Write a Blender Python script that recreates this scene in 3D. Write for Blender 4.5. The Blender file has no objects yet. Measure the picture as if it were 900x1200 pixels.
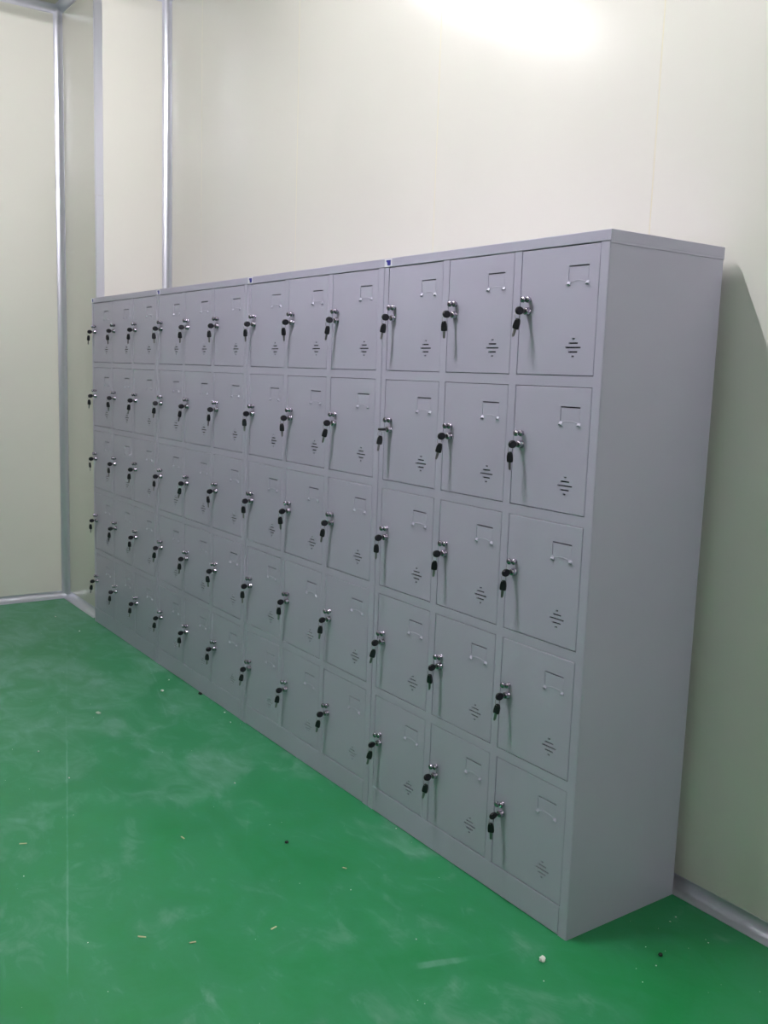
import bpy, bmesh, math, random
from mathutils import Vector, Matrix
random.seed(7)
PI = math.pi
C = bpy.context.scene.collection
sc = bpy.context.scene

# ------------------------------------------------------------------ materials
def new_mat(name):
    m = bpy.data.materials.new(name); m.use_nodes = True
    nt = m.node_tree; b = nt.nodes['Principled BSDF']
    return m, nt, b

def plain(name, col, rough=.5, metal=0., coat=0., spec=.5):
    m, nt, b = new_mat(name)
    b.inputs['Base Color'].default_value = (*col, 1); b.inputs['Roughness'].default_value = rough
    b.inputs['Metallic'].default_value = metal; b.inputs['Coat Weight'].default_value = coat
    b.inputs['Specular IOR Level'].default_value = spec
    return m

def mottled(name, c1, c2, scale, rough, metal=0., bump=0., bscale=400, stretch=(1, 1, 1), coat=0., crough=.1):
    """two close tones mixed by noise, with a fine bump"""
    m, nt, b = new_mat(name); N = nt.nodes; L = nt.links
    tc = N.new('ShaderNodeTexCoord'); mp = N.new('ShaderNodeMapping'); mp.inputs['Scale'].default_value = stretch
    L.new(tc.outputs['Object'], mp.inputs['Vector'])
    n = N.new('ShaderNodeTexNoise'); n.inputs['Scale'].default_value = scale; n.inputs['Detail'].default_value = 4
    L.new(mp.outputs['Vector'], n.inputs['Vector'])
    r = N.new('ShaderNodeValToRGB'); r.color_ramp.elements[0].position = .35; r.color_ramp.elements[1].position = .65
    r.color_ramp.elements[0].color = (*c1, 1); r.color_ramp.elements[1].color = (*c2, 1)
    L.new(n.outputs['Fac'], r.inputs['Fac']); L.new(r.outputs['Color'], b.inputs['Base Color'])
    b.inputs['Roughness'].default_value = rough; b.inputs['Metallic'].default_value = metal
    b.inputs['Coat Weight'].default_value = coat; b.inputs['Coat Roughness'].default_value = crough
    if bump:
        n2 = N.new('ShaderNodeTexNoise'); n2.inputs['Scale'].default_value = bscale; n2.inputs['Detail'].default_value = 2
        L.new(tc.outputs['Object'], n2.inputs['Vector'])
        bp = N.new('ShaderNodeBump'); bp.inputs['Strength'].default_value = bump; bp.inputs['Distance'].default_value = .001
        L.new(n2.outputs['Fac'], bp.inputs['Height']); L.new(bp.outputs['Normal'], b.inputs['Normal'])
    return m

M = {}
M['wall'] = mottled('cream_wall_panel', (.725, .715, .665), (.74, .73, .68), .8, .22, bump=.03, bscale=60)
M['seam'] = plain('panel_joint', (.72, .68, .54), .5)
M['ceiling'] = mottled('ceiling_panel', (.50, .50, .42), (.52, .52, .44), 1.2, .4)
M['alu'] = mottled('aluminium_trim', (.61, .62, .70), (.64, .65, .73), 6, .30, metal=.70, stretch=(1, 1, .1))
M['steel'] = mottled('grey_powder_coated_steel', (.485, .460, .595), (.500, .475, .610), 3, .33, bump=.10, bscale=700)
M['vent_shade'] = plain('painted_shade_behind_vents', (.03, .03, .045), .8)  # near-black colour standing in for the shade inside the closed cabinet
M['chrome'] = plain('chrome', (.44, .40, .49), .24, 1.)
M['nickel'] = plain('key_blade_metal', (.30, .29, .31), .35, 1.)
M['black'] = plain('black_plastic', (.008, .008, .013), .35)
M['white_label'] = plain('white_sticker', (.80, .80, .88), .4)
M['blue_mark'] = plain('blue_print', (.035, .035, .30), .4)
M['crumb_white'] = plain('white_crumb', (.85, .84, .80), .8)
M['chip_dull'] = plain('dusty_chip', (.36, .44, .36), .9)
M['chip_cream'] = plain('cream_chip', (.62, .56, .36), .8)
M['crumb_black'] = plain('black_crumb', (.012, .012, .012), .7)
M['lamp_housing'] = plain('lamp_housing_white', (.8, .8, .8), .4)

def emissive(name, col, strength):
    m, nt, b = new_mat(name)
    b.inputs['Base Color'].default_value = (.8, .8, .8, 1)
    b.inputs['Emission Color'].default_value = (*col, 1); b.inputs['Emission Strength'].default_value = strength
    return m
M['tube'] = emissive('fluorescent_tube', (1., .955, .985), 215)
M['tube_side'] = emissive('fluorescent_tube_side', (1., .955, .985), 125)
M['tube_mid'] = emissive('fluorescent_tube_dimmer', (1., .955, .985), 52)
M['tube_far'] = emissive('fluorescent_tube_far', (1., .955, .985), 20)

def floor_mat():
    m, nt, b = new_mat('green_epoxy_floor'); N = nt.nodes; L = nt.links
    tc = N.new('ShaderNodeTexCoord'); P = tc.outputs['Object']
    def math_(op, a, bb=None, c=None, clamp=False):
        n = N.new('ShaderNodeMath'); n.operation = op; n.use_clamp = clamp
        for i, v in enumerate((a, bb, c)):
            if v is None: continue
            if isinstance(v, (int, float)): n.inputs[i].default_value = v
            else: L.new(v, n.inputs[i])
        return n.outputs[0]
    def noise(scale, detail, stretch=(1, 1, 1), rot=0., dist=0., rough=.55):
        mp = N.new('ShaderNodeMapping'); mp.inputs['Scale'].default_value = stretch; mp.inputs['Rotation'].default_value = (0, 0, rot)
        L.new(P, mp.inputs['Vector']); n = N.new('ShaderNodeTexNoise')
        n.inputs['Scale'].default_value = scale; n.inputs['Detail'].default_value = detail
        n.inputs['Roughness'].default_value = rough; n.inputs['Distortion'].default_value = dist
        L.new(mp.outputs['Vector'], n.inputs['Vector']); return n.outputs['Fac']
    def remap(v, a, bb, c=0., d=1.):
        n = N.new('ShaderNodeMapRange'); n.inputs[1].default_value = a; n.inputs[2].default_value = bb
        n.inputs[3].default_value = c; n.inputs[4].default_value = d; n.clamp = True
        L.new(v, n.inputs[0]); return n.outputs[0]
    sep = N.new('ShaderNodeSeparateXYZ'); L.new(P, sep.inputs[0]); X, Y = sep.outputs[0], sep.outputs[1]
    big = remap(noise(1.7, 5, dist=.6), .36, .66)
    mid = remap(noise(5.5, 6, (1, 1.5, 1), rot=.6, dist=1.0, rough=.62), .40, .70)
    fine = remap(noise(16, 5, (.5, 1.8, 1), rot=-.25, dist=.6, rough=.6), .5, .78)
    dust = math_('MULTIPLY', big, .36)
    dust = math_('ADD', dust, math_('MULTIPLY', mid, .42))
    dust = math_('ADD', dust, math_('MULTIPLY', math_('MULTIPLY', fine, mid), .42))
    # dust lies thicker towards the far end of the room, away from the walked strip
    far = remap(X, .1, -3.6, 0., .42)
    dust = math_('ADD', dust, far)
    wob = noise(9, 3)
    def line(p0, p1, w, a, w1=None):
        """a scrape between two floor points"""
        d = (p1[0]-p0[0], p1[1]-p0[1]); ln = math.hypot(*d); t = (d[0]/ln, d[1]/ln)
        s = math_('ADD', math_('MULTIPLY', X, t[0]), math_('MULTIPLY', Y, t[1])); s = math_('SUBTRACT', s, p0[0]*t[0]+p0[1]*t[1])
        e = math_('SUBTRACT', math_('ADD', math_('MULTIPLY', X, -t[1]), math_('MULTIPLY', Y, t[0])), -p0[0]*t[1]+p0[1]*t[0])
        e = math_('ABSOLUTE', math_('ADD', e, math_('MULTIPLY', math_('SUBTRACT', wob, .5), .006)))
        ends = math_('MULTIPLY', remap(s, -.01, .03), remap(s, ln-.08, ln+.01, 1., 0.))
        if w1 is not None:
            ww = remap(s, 0, ln, w, w1); k = math_('SUBTRACT', 1., math_('DIVIDE', e, ww), clamp=True); k = remap(k, 0, .5)
        else: k = remap(e, 0, w, 1., 0.)
        return math_('MULTIPLY', math_('MULTIPLY', k, ends), math_('MULTIPLY', remap(wob, .3, .6, .45, 1.), a))
    for args in [((-4.0, -.03), (-1.9, -.68), .005, .16), ((-1.95, -.662), (-.47, -1.115), .004, .60),
                 ((-2.75, -.035), (-2.35, -.13), .007, .32), ((-2.40, -.128), (-1.97, -.25), .005, .25),
                 ((-.123, -.391), (-.060, -.215), .019, .6, .012), ((-.060, -.222), (-.040, -.10), .007, .3),
                 ((-.90, -.30), (-.62, -.17), .005, .22), ((-1.05, -.36), (-.80, -.50), .004, .18),
                 ((.05, .02), (.12, .13), .006, .2), ((-.42, -.14), (-.28, -.10), .006, .3)]:
        dust = math_('MAXIMUM', dust, math_('ADD', line(*args), math_('MULTIPLY', dust, 1.)))
    dust = math_('MINIMUM', dust, 1.)
    r = N.new('ShaderNodeValToRGB'); cr = r.color_ramp
    cr.elements[0].position = 0; cr.elements[0].color = (.009, .205, .055, 1)
    cr.elements[1].position = 1; cr.elements[1].color = (.130, .320, .225, 1)
    e = cr.elements.new(.45); e.color = (.024, .228, .092, 1)
    L.new(dust, r.inputs['Fac']); L.new(r.outputs['Color'], b.inputs['Base Color'])
    L.new(remap(dust, 0, 1, .34, .60), b.inputs['Roughness'])
    b.inputs['Specular IOR Level'].default_value = .4
    bp = N.new('ShaderNodeBump'); bp.inputs['Strength'].default_value = .12; bp.inputs['Distance'].default_value = .002
    L.new(noise(60, 3), bp.inputs['Height']); L.new(bp.outputs['Normal'], b.inputs['Normal'])
    return m
M['floor'] = floor_mat()

# ------------------------------------------------------------------ mesh helpers
def box(bm, x0, x1, y0, y1, z0, z1, bev=0., seg=1, mi=0):
    vs = [bm.verts.new((x, y, z)) for x in (x0, x1) for y in (y0, y1) for z in (z0, z1)]
    fs = [bm.faces.new([vs[i] for i in q]) for q in ((0, 1, 3, 2), (4, 6, 7, 5), (0, 4, 5, 1), (2, 3, 7, 6), (0, 2, 6, 4), (1, 5, 7, 3))]
    for f in fs: f.material_index = mi
    if bev:
        es = list({e for f in fs for e in f.edges})
        bmesh.ops.bevel(bm, geom=es, offset=bev, segments=seg, affect='EDGES', profile=.6)

def ring_loft(bm, rings, cap=True, mi=0):
    rv = [[bm.verts.new(p) for p in r] for r in rings]; n = len(rv[0])
    for a, b in zip(rv, rv[1:]):
        for i in range(n):
            f = bm.faces.new((a[i], a[(i+1) % n], b[(i+1) % n], b[i])); f.smooth = True; f.material_index = mi
    if cap:
        f = bm.faces.new(rv[0][::-1]); f.material_index = mi; f = bm.faces.new(rv[-1]); f.material_index = mi

def lathe_y(bm, prof, c=(0, 0, 0), n=20):
    """profile of (radius, y) revolved about an axis along y"""
    ring_loft(bm, [[(c[0]+r*math.cos(2*PI*i/n), c[1]+y, c[2]+r*math.sin(2*PI*i/n)) for i in range(n)] for r, y in prof])

def lathe_z(bm, prof, c=(0, 0, 0), n=20):
    ring_loft(bm, [[(c[0]+r*math.cos(2*PI*i/n), c[1]+r*math.sin(2*PI*i/n), c[2]+z) for i in range(n)] for r, z in prof])

def tube(bm, pts, r, n=8, closed=False):
    P = [Vector(p) for p in pts]; k = len(P); rings = []
    up = Vector((0.123, .31, .94)).normalized()
    for i in range(k):
        t = ((P[(i+1) % k] - P[i-1]) if closed else (P[min(i+1, k-1)] - P[max(i-1, 0)])).normalized()
        a = t.cross(up)
        if a.length < .05: a = t.cross(Vector((1, 0, 0)))
        a.normalize(); b = t.cross(a)
        rings.append([P[i] + r*(math.cos(2*PI*j/n)*a + math.sin(2*PI*j/n)*b) for j in range(n)])
    if closed: rings.append(rings[0]); ring_loft(bm, rings, cap=False); bmesh.ops.remove_doubles(bm, verts=bm.verts, dist=1e-6)
    else: ring_loft(bm, rings)

def ellipsoid(bm, c, r, u=12, v=8):
    mat = Matrix.Translation(c) @ Matrix.Diagonal((*r, 1))
    res = bmesh.ops.create_uvsphere(bm, u_segments=u, v_segments=v, radius=1, matrix=mat)
    for ve in res['verts']:
        for f in ve.link_faces: f.smooth = True

def holed_sheet(bm, x0, x1, z0, z1, holes, y=0., depth=.01):
    """flat sheet facing -y, pierced by rectangular holes whose edges are folded back by depth"""
    xs = sorted({x0, x1, *[h[0] for h in holes], *[h[1] for h in holes]}); zs = sorted({z0, z1, *[h[2] for h in holes], *[h[3] for h in holes]})
    V = {}
    def v(x, z, yy):
        k = (round(x, 6), round(z, 6), round(yy, 6))
        if k not in V: V[k] = bm.verts.new((x, yy, z))
        return V[k]
    def inhole(x, z): return any(h[0] < x < h[1] and h[2] < z < h[3] for h in holes)
    for a, b in zip(xs, xs[1:]):
        for c, d in zip(zs, zs[1:]):
            if not inhole((a+b)/2, (c+d)/2): bm.faces.new((v(a, c, y), v(b, c, y), v(b, d, y), v(a, d, y)))
    for h in holes:
        hx = [x for x in xs if h[0] <= x <= h[1]]; hz = [z for z in zs if h[2] <= z <= h[3]]
        for a, b in zip(hx, hx[1:]):
            bm.faces.new((v(a, h[2], y), v(a, h[2], y+depth), v(b, h[2], y+depth), v(b, h[2], y)))
            bm.faces.new((v(a, h[3], y), v(b, h[3], y), v(b, h[3], y+depth), v(a, h[3], y+depth)))
        for a, b in zip(hz, hz[1:]):
            bm.faces.new((v(h[0], a, y), v(h[0], b, y), v(h[0], b, y+depth), v(h[0], a, y+depth)))
            bm.faces.new((v(h[1], a, y), v(h[1], a, y+depth), v(h[1], b, y+depth), v(h[1], b, y)))

def obj(name, bm, mat, parent=None, loc=(0, 0, 0), rot=(0, 0, 0), fix=True):
    me = bpy.data.meshes.new(name)
    if fix: bmesh.ops.recalc_face_normals(bm, faces=bm.faces)
    bm.to_mesh(me); bm.free()
    for m in (mat if isinstance(mat, (list, tuple)) else [mat]): me.materials.append(m)
    o = bpy.data.objects.new(name, me); C.objects.link(o)
    o.location = loc; o.rotation_euler = rot
    if parent: o.parent = parent
    return o

def tag(o, label, cat, group=None, kind=None):
    o['label'] = label
    if cat: o['category'] = cat
    if group: o['group'] = group
    if kind: o['kind'] = kind
    return o

def struct(name, bm, mat, label=None, fix=True):
    o = obj(name, bm, mat, fix=fix); o['kind'] = 'structure'
    if label: o['label'] = label
    return o

def copy_tree(o, parent=None):
    c = o.copy(); C.objects.link(c)
    if parent is not None: c.parent = parent
    for ch in list(o.children): copy_tree(ch, c)
    return c

# ------------------------------------------------------------------ the room
XL, XR, YB, YF, ZC = -4.235, 4.6, .460, -6.2, 3.39     # left, right, back, front walls and ceiling
PX, PY = -3.66, .050                                   # corner of the boxed-out part at the far left
bm = bmesh.new(); box(bm, XL-.1, XR+.1, YF-.1, YB+.1, -.1, 0); struct('floor', bm, M['floor'], 'green epoxy floor with dusty scuffs')
bm = bmesh.new(); box(bm, XL-.1, XR+.1, YF-.1, YB+.1, ZC, ZC+.1); struct('ceiling', bm, M['ceiling'])

def panelled(name, cuts, along, lo, hi, plane, thick, label=None):
    """a wall of sandwich panels with a fine joint strip between each two"""
    bm = bmesh.new(); g = .0015
    edges = [lo] + list(cuts) + [hi]
    for a, b in zip(edges, edges[1:]):
        a2 = a + (g if a != lo else 0); b2 = b - (g if b != hi else 0)
        if along == 'x': box(bm, a2, b2, min(plane, plane+thick), max(plane, plane+thick), 0, ZC, bev=.001)
        else: box(bm, min(plane, plane+thick), max(plane, plane+thick), a2, b2, 0, ZC, bev=.001)
    for c in cuts:
        s = .0003 if thick > 0 else -.0003
        if along == 'x': box(bm, c-g*1.2, c+g*1.2, plane+s, plane+thick*.9, 0, ZC, mi=1)
        else: box(bm, min(plane+s, plane+thick*.9), max(plane+s, plane+thick*.9), c-g*1.2, c+g*1.2, 0, ZC, mi=1)
    return struct(name, bm, [M['wall'], M['seam']], label)

panelled('wall_back', [-3.235, -2.248, -1.258, -.278, .70, 1.68, 2.66, 3.64], 'x', XL-.1, XR+.1, YB, .1, 'cream panel wall behind the lockers')
panelled('wall_left', [-.93, -1.91, -2.89, -3.87, -4.85], 'y', YF-.1, YB, XL, -.1, 'cream panel wall at the far left end')
panelled('wall_right', [-.52, -1.5, -2.48, -3.46, -4.44, -5.42], 'y', YF-.1, YB, XR, .1)
panelled('wall_front', [-3.2, -2.2, -1.2, -.2, .8, 1.8, 2.8, 3.8], 'x', XL-.1, XR+.1, YF, -.1)
bm = bmesh.new(); box(bm, XL-.02, PX, PY, YB+.05, 0, ZC); struct('wall_pillar', bm, M['wall'], 'boxed-out cream wall corner at the end of the locker row')

def cove(bm, p0, p1, n1, n2, leg=.040, seg=8, lip=.004):
    """concave aluminium cove strip running p0..p1; n1 and n2 point away from the two surfaces it joins"""
    p0, p1, n1, n2 = (Vector(v) for v in (p0, p1, n1, n2)); prof = [Vector((0, 0, 0))]
    prof = [(0, 0), (leg, 0), (leg, .0015)]
    r = leg - .0015 - .003
    cx = cy = leg
    for i in range(seg+1):
        a = PI*1.5 - (PI/2)*i/seg
        prof.append((cx - .003 + (r)*math.cos(a) + 0, cy - .003 + r*math.sin(a) + 0))
    prof += [(.0015, leg), (0, leg)]
    at = lambda p, q: bm.verts.new(p + n1*q[1] + n2*q[0])
    k0, k1 = 3, 3+seg                                     # the hollow curve
    a = [at(p0, q) for q in prof[k0:k1+1]]; b = [at(p1, q) for q in prof[k0:k1+1]]
    for u in range(seg):
        f = bm.faces.new((a[u], a[u+1], b[u+1], b[u])); f.smooth = True
    for q, w in list(zip(prof[:k0+1], prof[1:k0+1])) + list(zip(prof[k1:], prof[k1+1:])) + [(prof[-1], prof[0])]:
        bm.faces.new((at(p0, q), at(p0, w), at(p1, w), at(p1, q)))

X_, Y_, Z_ = (1, 0, 0), (0, 1, 0), (0, 0, 1)
nY, nZ, nX = (0, -1, 0), (0, 0, -1), (-1, 0, 0)
bm = bmesh.new(); cove(bm, (PX, YB, 0), (XR, YB, 0), Z_, nY); struct('baseboard_back', bm, M['alu'], 'aluminium cove skirting under the back wall')
bm = bmesh.new(); cove(bm, (XL, PY, 0), (PX, PY, 0), Z_, nY); struct('baseboard_pillar', bm, M['alu'], 'aluminium cove skirting at the foot of the far corner')
bm = bmesh.new(); cove(bm, (XL, YF, 0), (XL, PY, 0), Z_, X_); struct('baseboard_left', bm, M['alu'], 'aluminium cove skirting under the left wall')
bm = bmesh.new(); cove(bm, (XR, YF, 0), (XR, YB, 0), Z_, nX); struct('baseboard_right', bm, M['alu'])
bm = bmesh.new(); cove(bm, (XL, YF, 0), (XR, YF, 0), Z_, Y_); struct('baseboard_front', bm, M['alu'])
def vtrim(name, x, y, n1, n2, zj, label):
    bm = bmesh.new(); cove(bm, (x, y, 0), (x, y, ZC), n1, n2)
    for n in (n1, n2):                                   # riveted butt joint, one rivet at each lip
        q = Vector((x, y, zj)) + Vector(n)*.037 + (Vector(n1)+Vector(n2)-Vector(n))*.0015
        for s in (-1, 1): ellipsoid(bm, q+Vector((0, 0, .011*s)), (.0022, .0022, .0022), 8, 6)
    return bm
bm = vtrim('', XL, PY, nY, X_, 2.58, ''); struct('trim_1', bm, M['alu'], 'vertical aluminium cove strip in the far left corner')
bm = vtrim('', PX, YB, nY, X_, 2.56, ''); struct('trim_2', bm, M['alu'], 'vertical aluminium cove strip where the back wall meets the boxed corner')
bm = bmesh.new()                                         # flat angle wrapped round the outer corner, two lengths
for z0, z1 in ((0, 2.3), (2.3015, ZC)):
    box(bm, PX-.001, PX+.003, PY-.003, PY+.040, z0, z1, bev=.0008); box(bm, PX-.012, PX-.0005, PY-.003, PY, z0, z1)
for z in (2.285, 2.318): ellipsoid(bm, (PX+.003, PY+.034, z), (.0015, .003, .003), 8, 6)
struct('trim_3', bm, M['alu'], 'flat aluminium angle strip on the outer corner at the end of the lockers')
for i, (p0, p1, n) in enumerate([((PX, YB, ZC), (XR, YB, ZC), nY), ((XL, PY, ZC), (PX, PY, ZC), nY), ((XL, YF, ZC), (XL, PY, ZC), X_), ((PX, PY, ZC), (PX, YB, ZC), X_), ((XR, YF, ZC), (XR, YB, ZC), nX), ((XL, YF, ZC), (XR, YF, ZC), Y_)]):
    bm = bmesh.new(); cove(bm, p0, p1, nZ, n); struct('trim_%d' % (i+4), bm, M['alu'])

# ------------------------------------------------------------------ locker cabinets
W, D, H = .9, .42, 1.7580
ST, DW, DH, G = .026, .2645, .3096, .0259               # stile, door width/height, rail
ZB, ZT = .0802, 1.7319                                  # bottom of the lowest door, top of the highest
COLX = [-.874, -.5825, -.2915]                           # left edges of the three door openings (from the right front corner)
COLW = [.2645, .2645, .2645]
ROWZ = [ZT-DH-i*(DH+G) for i in range(5)]
FB = .012                                                # rounded fold of the front post

def cabinet_body():
    bm = bmesh.new()
    holes = [(x, x+DW, z, z+DH) for x in COLX for z in ROWZ]
    holed_sheet(bm, -W+.0025+.003, -.003, ZB-.004, H-.004, holes, 0., .022)
    # corner posts run on to the floor either side of the kick plate
    for a, b in ((-W+.0035, -W+.029), (-.029, -.003)):
        vs = [bm.verts.new(p) for p in ((a, 0, 0), (b, 0, 0), (b, 0, ZB-.004), (a, 0, ZB-.004))]; bm.faces.new(vs)
    # sides, back, floor plate: an open-fronted shell, softly folded at the front edges
    for s, x in ((1, 0), (-1, -W+.0025)):
        prof = [(x, D)] + [(x - s*.003*(1-math.cos(t)), .003*(1-math.sin(t))) for t in [PI/2*k/4 for k in range(5)]]
        lo = [bm.verts.new((px, py, 0)) for px, py in prof]; hi = [bm.verts.new((px, py, H-.004)) for px, py in prof]
        for i in range(len(prof)-1):
            f = bm.faces.new((lo[i], lo[i+1], hi[i+1], hi[i])); f.smooth = i > 0
    def quad(*p): bm.faces.new([bm.verts.new(q) for q in p])
    quad((-W+.0025, D, 0), (0, D, 0), (0, D, H-.004), (-W+.0025, D, H-.004))
    quad((-W+.0025, .002, .03), (0, .002, .03), (0, D, .03), (-W+.0025, D, .03))
    # shelves and partitions inside, behind the openings
    for z in ROWZ[:-1]: quad((-W+.003, .03, z-.01), (-.003, .03, z-.01), (-.003, D-.002, z-.01), (-W+.003, D-.002, z-.01))
    for x in COLX[1:]: quad((x-.012, .03, ZB), (x-.012, D-.002, ZB), (x-.012, D-.002, ZT), (x-.012, .03, ZT))
    return bm

def door_mesh():
    bm = bmesh.new(); g = .0016; x0, x1, z0, z1 = g, DW-g, g, DH-g
    holes = [(.1655, .2305, .2588, .2620), (.1650, .1668, .2265, .2560)]
    cx, cz = .1935, .068
    for k, w in ((-2, .004), (-1, .0145), (0, .0245), (1, .0145), (2, .004)): holes.append((cx-w, cx+w, cz+k*.0105-.0019, cz+k*.0105+.0019))
    b = .0012
    for h in holes[1:2]: bm.faces.new([bm.verts.new(p) for p in ((h[0], .0022, h[2]), (h[1], .0022, h[2]), (h[1], .0022, h[3]), (h[0], .0022, h[3]))])
    f = bm.faces.new([bm.verts.new(p) for p in ((cx-.03, .0042, cz-.026), (cx+.03, .0042, cz-.026), (cx+.03, .0042, cz+.026), (cx-.03, .0042, cz+.026))]); f.material_index = 1  # added dark sheet: interior shade painted behind the vent slots
    holed_sheet(bm, x0+b, x1-b, z0+b, z1-b, holes, 0, .004)
    o = [(x0, z0), (x1, z0), (x1, z1), (x0, z1)]; i = [(x0+b, z0+b), (x1-b, z0+b), (x1-b, z1-b), (x0+b, z1-b)]
    for k in range(4):
        a, c = k, (k+1) % 4
        P = [(i[a][0], 0, i[a][1]), (i[c][0], 0, i[c][1]), (o[c][0], b, o[c][1]), (o[a][0], b, o[a][1])]
        bm.faces.new([bm.verts.new(p) for p in P])
        P = [(o[a][0], b, o[a][1]), (o[c][0], b, o[c][1]), (o[c][0], .018, o[c][1]), (o[a][0], .018, o[a][1])]
        bm.faces.new([bm.verts.new(p) for p in P])
    bmesh.ops.remove_doubles(bm, verts=bm.verts, dist=1e-6)
    return bm

def ledge(bm, pts, out, drop):
    """thin pressed ledge along a line of (x, z) points: a slope facing up and out, a short underside"""
    n = len(pts)
    R = [[bm.verts.new((x, y, z+dz)) for x, z in pts] for y, dz in ((.0002, 0), (-out, -drop), (.0002, -drop*1.25))]
    for a, b in ((0, 1), (1, 2)):
        for i in range(n-1): bm.faces.new((R[a][i], R[a][i+1], R[b][i+1], R[b][i]))
    for e in (0, -1): bm.faces.new((R[0][e], R[1][e], R[2][e]))

def card_holder_mesh():
    bm = bmesh.new()
    for x in (.1675, .2285): ledge(bm, [(x-.0050, .2228), (x-.0030, .2246), (x+.0030, .2246), (x+.0050, .2228)], .0040, .0062)
    ledge(bm, [(.1735+.049*t, .2245+.0030*math.sin(PI*t)) for t in [k/10 for k in range(11)]], .0008, .0013)
    tube(bm, [(.2300, 0, .2285), (.2300, 0, .256)], .0005, 6)                     # pressed edge at the right
    return bm

def lock_mesh():
    bm = bmesh.new()                                                           # cam-lock barrel with stepped rim
    lathe_y(bm, [(.0100, .001), (.0105, -.0015), (.0100, -.0030), (.0096, -.0034), (.0095, -.0105), (.0086, -.0130), (.0060, -.0142), (.0018, -.0144), (.0016, -.0138)], n=24)
    return bm

def hasp_mesh():
    bm = bmesh.new()                                                           # double-lobed padlock loop
    lathe_y(bm, [(.0062, .001), (.0064, -.0015), (.0058, -.0030), (.0040, -.0040), (.0040, -.0100)], c=(.0, 0, 0), n=18)
    for dx, dy, r in ((-.0055, -.0180, .0084), (.0040, -.0110, .0082)):
        ring_loft(bm, [[(dx + rr*math.cos(2*PI*i/18), dy+yy, rr*math.sin(2*PI*i/18)) for i in range(18)] for rr, yy in ((r*.35, .0052), (r*.80, .0040), (r, .0015), (r, -.0015), (r*.80, -.0040), (r*.35, -.0052))])
    tube(bm, [(.0045, -.0110, 0), (-.001, -.0150, -.001), (-.0070, -.0180, 0)], .0026, 8)
    return bm

def sticker_mesh():
    bm = bmesh.new(); box(bm, 0, .039, -.0005, 0, 0, .0235); return bm
def mark_mesh():
    bm = bmesh.new()                                                           # blue block with a notched, tapered left flank
    out = [(.0160, .0040), (.0310, .0040), (.0320, .0060), (.0320, .0195), (.0100, .0200), (.0095, .0165), (.0150, .0120)]
    f = [bm.verts.new((x, -.0009, z)) for x, z in out]; b = [bm.verts.new((x, -.0004, z)) for x, z in out]
    bm.faces.new(f); bm.faces.new(b[::-1]); n = len(out)
    for i in range(n): bm.faces.new((f[i], b[i], b[(i+1) % n], f[(i+1) % n]))
    return bm

def make_cabinet():
    root = bpy.data.objects.new('locker_cabinet', None); C.objects.link(root)
    obj('body', cabinet_body(), M['steel'], root)
    bm = bmesh.new(); box(bm, -W+.0030, .0020, -.0012, D+.001, ZT+.0008, H, bev=.0010, seg=2); box(bm, .0001, .0018, -.0008, D+.0008, H-.0310, H-.002, bev=.0004); obj('top_cap', bm, M['steel'], root)
    bm = bmesh.new(); box(bm, -W+.0300, -.0302, -.0006, .014, .002, ZB-.0014, bev=.0010, seg=2); obj('kick_plate', bm, M['steel'], root)
    s = obj('sticker', sticker_mesh(), M['white_label'], root, (-W+.0032, -.0013, ZT+.0012)); s['label'] = 'small white sticker with a blue mark'
    obj('logo_mark', mark_mesh(), M['blue_mark'], s)
    d0 = None
    for i, z in enumerate(ROWZ):
        for j, x in enumerate(COLX):
            if d0 is None:
                d0 = obj('door', door_mesh(), [M['steel'], M['vent_shade']], root)
                obj('card_holder', card_holder_mesh(), M['steel'], d0)
                l = obj('lock', lock_mesh(), M['chrome'], d0, (.0330, 0, .1585)); l['label'] = 'chrome lock barrel'
                h = obj('hasp', hasp_mesh(), M['chrome'], d0, (.0350, 0, .1870)); h['label'] = 'chrome padlock loop'
                d = d0
            else: d = copy_tree(d0, root)
            d.location = (x, random.choice((0, .0002, .0006, -.0004)), z)
            d.rotation_euler = (0, 0, math.radians(random.uniform(-.10, .12)))
    return root

cab_names = ['nearest', 'second nearest', 'third nearest', 'farthest']
cab_labels = ['nearest grey steel locker cabinet, its bare right side panel in full view',
              'grey steel locker cabinet directly left of the nearest one',
              'grey steel locker cabinet between the farthest one and the middle of the row',
              'farthest grey steel locker cabinet, standing against the boxed wall corner']
cabs = []
for k in range(4):
    c = make_cabinet() if k == 0 else copy_tree(cabs[0])
    c.location = (-W*k, 0, 0)
    tag(c, cab_labels[k], 'locker cabinet', 'grey locker cabinets in a row'); cabs.append(c)

# ------------------------------------------------------------------ keys
def key_head(kind):
    """black plastic bow, flat in the yz plane; origin at its middle"""
    bm = bmesh.new()
    if kind == 'in':      # rounded bow, axis along y (blade towards +y)
        out = [(.0126*math.cos(a), .0108*math.sin(a)*(1+.06*math.cos(2*a))) for a in [2*PI*i/20 for i in range(20)]]
        P = lambda w, a, b: (w, a, b)
    else:                 # bullet-shaped bow hanging, wide foot towards the blade (-z)
        out = [(.0038, .0140), (.0060, .0115), (.0078, .0060), (.0086, 0.), (.0088, -.0070), (.0084, -.0115), (.0066, -.0132), (-.0066, -.0132), (-.0084, -.0115), (-.0088, -.0070), (-.0086, 0.), (-.0078, .0060), (-.0060, .0115), (-.0038, .0140)]
        P = lambda w, a, b: (a, w, b)
    rings = [[P(w, a*s, b*s) for a, b in out] for w, s in ((-.0036, .80), (-.0032, .93), (-.0018, 1), (.0018, 1), (.0032, .93), (.0036, .80))]
    ring_loft(bm, rings)
    return bm

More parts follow.
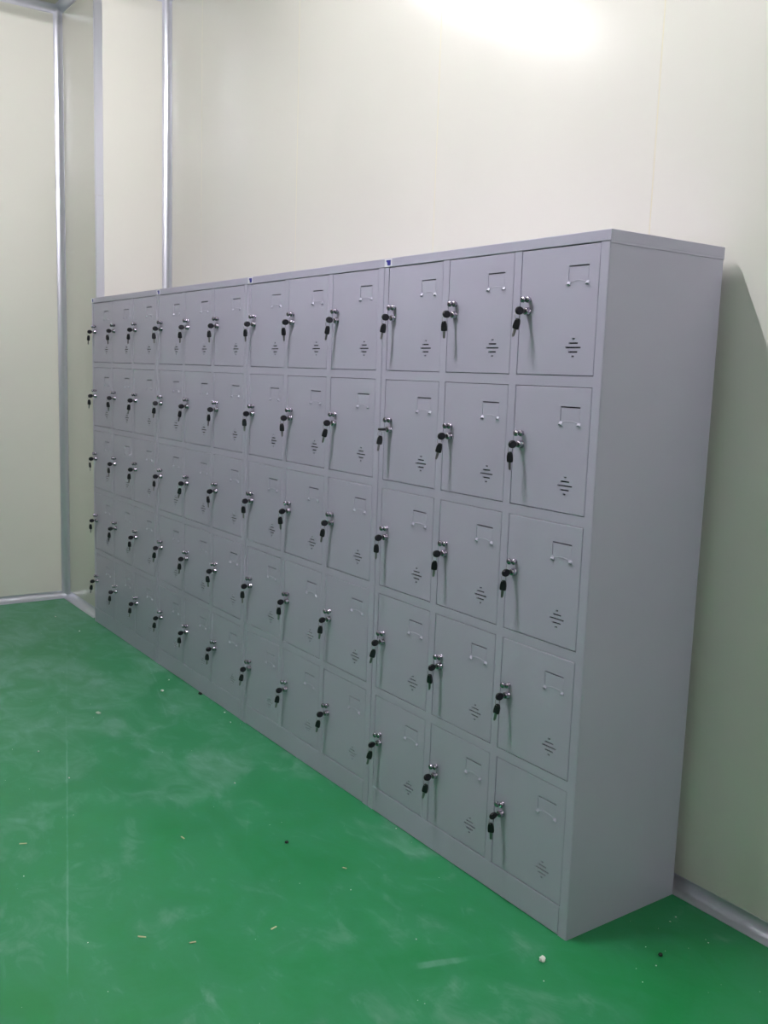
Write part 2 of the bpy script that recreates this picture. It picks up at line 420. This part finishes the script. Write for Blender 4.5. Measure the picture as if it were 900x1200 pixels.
def blade(kind):
    bm = bmesh.new()
    if kind == 'in': box(bm, -.0009, .0009, 0, .0120, -.0038, .0038, bev=.0004)
    else:
        out = [(-.0036, 0), (.0036, 0), (.0036, -.005), (.0030, -.0065), (.0036, -.008), (.0028, -.0100), (.0034, -.012), (.0026, -.0140), (.0030, -.016), (.0020, -.0185), (.0004, -.0205), (-.0022, -.0200), (-.0036, -.017)]
        f = [bm.verts.new((x, -.0009, z)) for x, z in out]; b = [bm.verts.new((x, .0009, z)) for x, z in out]
        bm.faces.new(f); bm.faces.new(b[::-1]); n = len(out)
        for i in range(n): bm.faces.new((f[i], b[i], b[(i+1) % n], f[(i+1) % n]))
    return bm

def make_keys():
    root = bpy.data.objects.new('key_pair', None); C.objects.link(root)       # origin on the lock axis at the barrel's face
    k1 = obj('key', key_head('in'), M['black'], root, (0, -.0185, 0)); obj('key_blade', blade('in'), M['nickel'], k1, (0, .0105, 0))
    bm = bmesh.new(); tube(bm, [(.0012*math.sin(2*t), .0075*math.cos(t), .0090*math.sin(t)) for t in [2*PI*i/20 for i in range(20)]], .0007, 6, closed=True)
    obj('key_ring', bm, M['nickel'], root, (0, -.0250, -.0145))
    k2 = obj('key', key_head('hang'), M['black'], root, (0, -.0250, -.0330)); obj('key_blade', blade('hang'), M['nickel'], k2, (0, 0, -.0130))
    return root

rows_n = ['top', 'second', 'third', 'fourth', 'bottom']
cols_n = ['left', 'middle', 'right']
cab_n = ['the nearest cabinet', 'the cabinet beside the nearest', 'the cabinet beside the farthest', 'the farthest cabinet']
rng = random.Random(11)
kp = make_keys(); first = True
for k in range(4):
    for i, z in enumerate(ROWZ):
        for j, x in enumerate(COLX):
            o = kp if first else copy_tree(kp); first = False
            o.location = (-W*k + x + .0330, -.0130, z + .1585)
            kids = list(o.children)
            keys = [c for c in kids if c.name.startswith('key') and not c.name.startswith('key_ring')]
            k1 = [c for c in keys if c.location.z > -.01][0]; k2 = [c for c in keys if c.location.z < -.01][0]
            turned = (k == 0 and i == 1 and j == 0)
            k1.rotation_euler = (0, PI/2 if turned else rng.uniform(-.25, .25), 0)
            k2.rotation_euler = (rng.uniform(-.06, .06), rng.uniform(-.10, .22), rng.uniform(.1, .9) if not turned else 1.35)
            if i == 0 and k == 0 and j == 2: k2.rotation_euler = (.05, .30, .35)
            lab = f'black-headed keys, {rows_n[i]} row, {cols_n[j]} column, of {cab_n[k]}'
            if turned: lab = 'keys turned flat, second row, left column, of the nearest cabinet'
            tag(o, lab, 'keys', 'keys in the locker doors')

# ------------------------------------------------------------------ crumbs and chips on the floor
def lump(name, loc, r, mat, label, cat, seed, flat=1., group=None, rot=0.):
    rr = random.Random(seed); bm = bmesh.new()
    bmesh.ops.create_icosphere(bm, subdivisions=2, radius=1)
    for v in bm.verts:
        s = 1 + rr.uniform(-.22, .16); v.co = Vector((v.co.x*r[0]*s, v.co.y*r[1]*s, max(v.co.z, -.75)*r[2]*s*flat))
    lo = min(v.co.z for v in bm.verts)
    for v in bm.verts: v.co.z -= lo
    o = obj(name, bm, mat, None, (loc[0], loc[1], 0), (0, 0, rot)); tag(o, label, cat, group); return o

lump('pebble', (.030, -.112), (.0085, .0085, .0075), M['crumb_white'], 'white crumb on the green floor near the front corner of the nearest cabinet', 'crumb', 1)
lump('pebble', (.172, .156), (.0055, .0065, .004), M['crumb_black'], 'black crumb on the green floor beside the nearest cabinet side panel', 'crumb', 2)
lump('pebble', (-.818, -.350), (.006, .006, .004), M['crumb_black'], 'lone black crumb on the open floor in front of the cabinets', 'crumb', 3)
lump('pebble', (-2.181, -.012), (.012, .008, .006), M['crumb_black'], 'black crumb touching the kick plate of a distant cabinet', 'crumb', 4)
lump('plaster_chip', (-2.174, -.466), (.015, .009, .003), M['chip_dull'], 'largest flat off-white chip on the far part of the floor', 'chip', 5)
lump('plaster_chip', (-2.304, -.137), (.009, .007, .004), M['crumb_white'], 'small white chip lying along the thin scrape line', 'chip', 6)
def wood(loc, ln, rot, label, s):
    bm = bmesh.new(); box(bm, -ln/2, ln/2, -.0022, .0022, 0, .0022, bev=.0006)
    for v in bm.verts: v.co.z += .0015*math.sin(v.co.x*120+s) + .0015; v.co.y += .0014*math.sin(v.co.x*200+s)
    lo = min(v.co.z for v in bm.verts)
    for v in bm.verts: v.co.z -= lo
    o = obj('wood_splinter', bm, M['chip_cream'], None, (loc[0], loc[1], 0), (0, 0, rot)); tag(o, label, 'splinter', 'pale splinters on the floor')
wood((-1.22, -1.015), .022, .9, 'pale splinter near the left border of the photo, left of the long scrape', 1)
wood((-1.010, -.602), .016, .3, 'pale splinter farthest back in the middle of the open floor', 2)
wood((-.582, -.896), .020, 1.2, 'left one of the two front pale splinters lying side by side', 3)
wood((-.494, -.799), .017, 1.6, 'right one of the two front pale splinters lying side by side', 4)
wood((-.443, -.599), .018, 1.7, 'pale splinter right of the two front splinters', 5)
wood((-.599, -.283), .015, .1, 'pale thin splinter nearest to the second cabinet kick plate', 6)
# loose dust specks
bm = bmesh.new(); rr = random.Random(5)
sp = [(-2.432, -.052, 4), (-1.924, -.020, 4), (-1.809, -.05, 4), (-1.281, -.293, 3.2), (-1.894, -.783, 4), (-1.61, -.759, 3), (.194, .113, 2), (.219, .033, 1.6), (.081, .332, 2.4),
      (.203, .306, 1.8), (.086, .302, 1.6), (.128, .154, 1.4), (.089, -.165, 2), (-.209, -.319, 2), (-.493, -.331, 2), (-.72, -.012, 2.6), (-3.78, -.164, 5), (-3.423, -.143, 5), (-1.032, -1.063, 2), (-.631, -1.016, 1.8)]
for _ in range(90): sp.append((rr.uniform(-4, .9), rr.uniform(-1.25, -.02), rr.uniform(.5, 1.3)))
for _ in range(16): sp.append((rr.uniform(.02, .6), rr.uniform(.0, .40), rr.uniform(.5, 1.2)))
for x, y, r in sp:
    r *= .001; ellipsoid(bm, (x, y, r*.5), (r*rr.uniform(.8, 1.3), r, r*.6), 6, 4)
o = obj('dust_specks', bm, M['crumb_white']); tag(o, 'fine white dust specks scattered over the green floor', 'dust', None, 'stuff')

# ------------------------------------------------------------------ ceiling lamps (above the frame)
def make_lamp(tube_mat):
    root = bpy.data.objects.new('ceiling_lamp', None); C.objects.link(root)
    bm = bmesh.new(); box(bm, -.085, .085, -.625, .625, -.045, 0, bev=.006, seg=2); obj('housing', bm, M['lamp_housing'], root)
    for s in (0,):
        bm = bmesh.new()
        ring_loft(bm, [[(s*.045+.013*math.cos(2*PI*i/12), y, -.068+.013*math.sin(2*PI*i/12)) for i in range(12)] for y in (-.59, .59)])
        obj('tube', bm, M[tube_mat], root)
    for y in (-.605, .605):
        bm = bmesh.new(); box(bm, -.07, .07, y-.014, y+.014, -.085, -.04, bev=.003); obj('end_cap', bm, M['lamp_housing'], root)
    return root
lamps = {}
for x, y, kind in [(-.75, -.95, 'tube'), (-2.50, -.95, 'tube_mid'), (2.75, -.95, 'tube_side'), (-.75, -3.6, 'tube_far'), (1.0, -3.6, 'tube_far'), (2.75, -3.6, 'tube_far')]:
    if kind in lamps: o = copy_tree(lamps[kind])
    else: o = lamps[kind] = make_lamp(kind)
    o.location = (x, y, ZC)
    tag(o, 'single-tube fluorescent ceiling lamp above the room, outside the picture', 'ceiling lamp', 'fluorescent ceiling lamps')

w = bpy.data.worlds.new('World'); sc.world = w; w.use_nodes = True
w.node_tree.nodes['Background'].inputs[0].default_value = (.5, .5, .5, 1); w.node_tree.nodes['Background'].inputs[1].default_value = .0

# ------------------------------------------------------------------ camera
cd = bpy.data.cameras.new('Camera'); cam = bpy.data.objects.new('Camera', cd); C.objects.link(cam)
cd.sensor_fit = 'HORIZONTAL'; cd.sensor_width = 36; cd.lens = 1125.5374*36/900
cam.location = (1.55749435, -1.71921149, 1.41361042); cam.rotation_euler = (1.42764381, -.0325361932, .957173020)
cd.clip_start = .01; sc.camera = cam

sc.view_settings.view_transform = 'Standard'; sc.view_settings.look = 'None'
sc.view_settings.exposure = 1.12; sc.view_settings.gamma = 1; sc.view_settings.use_curve_mapping = False
sc.cycles.use_denoising = True; sc.cycles.max_bounces = 8; sc.cycles.diffuse_bounces = 6
sc.cycles.sample_clamp_indirect = 8
sc.cycles.caustics_reflective = False
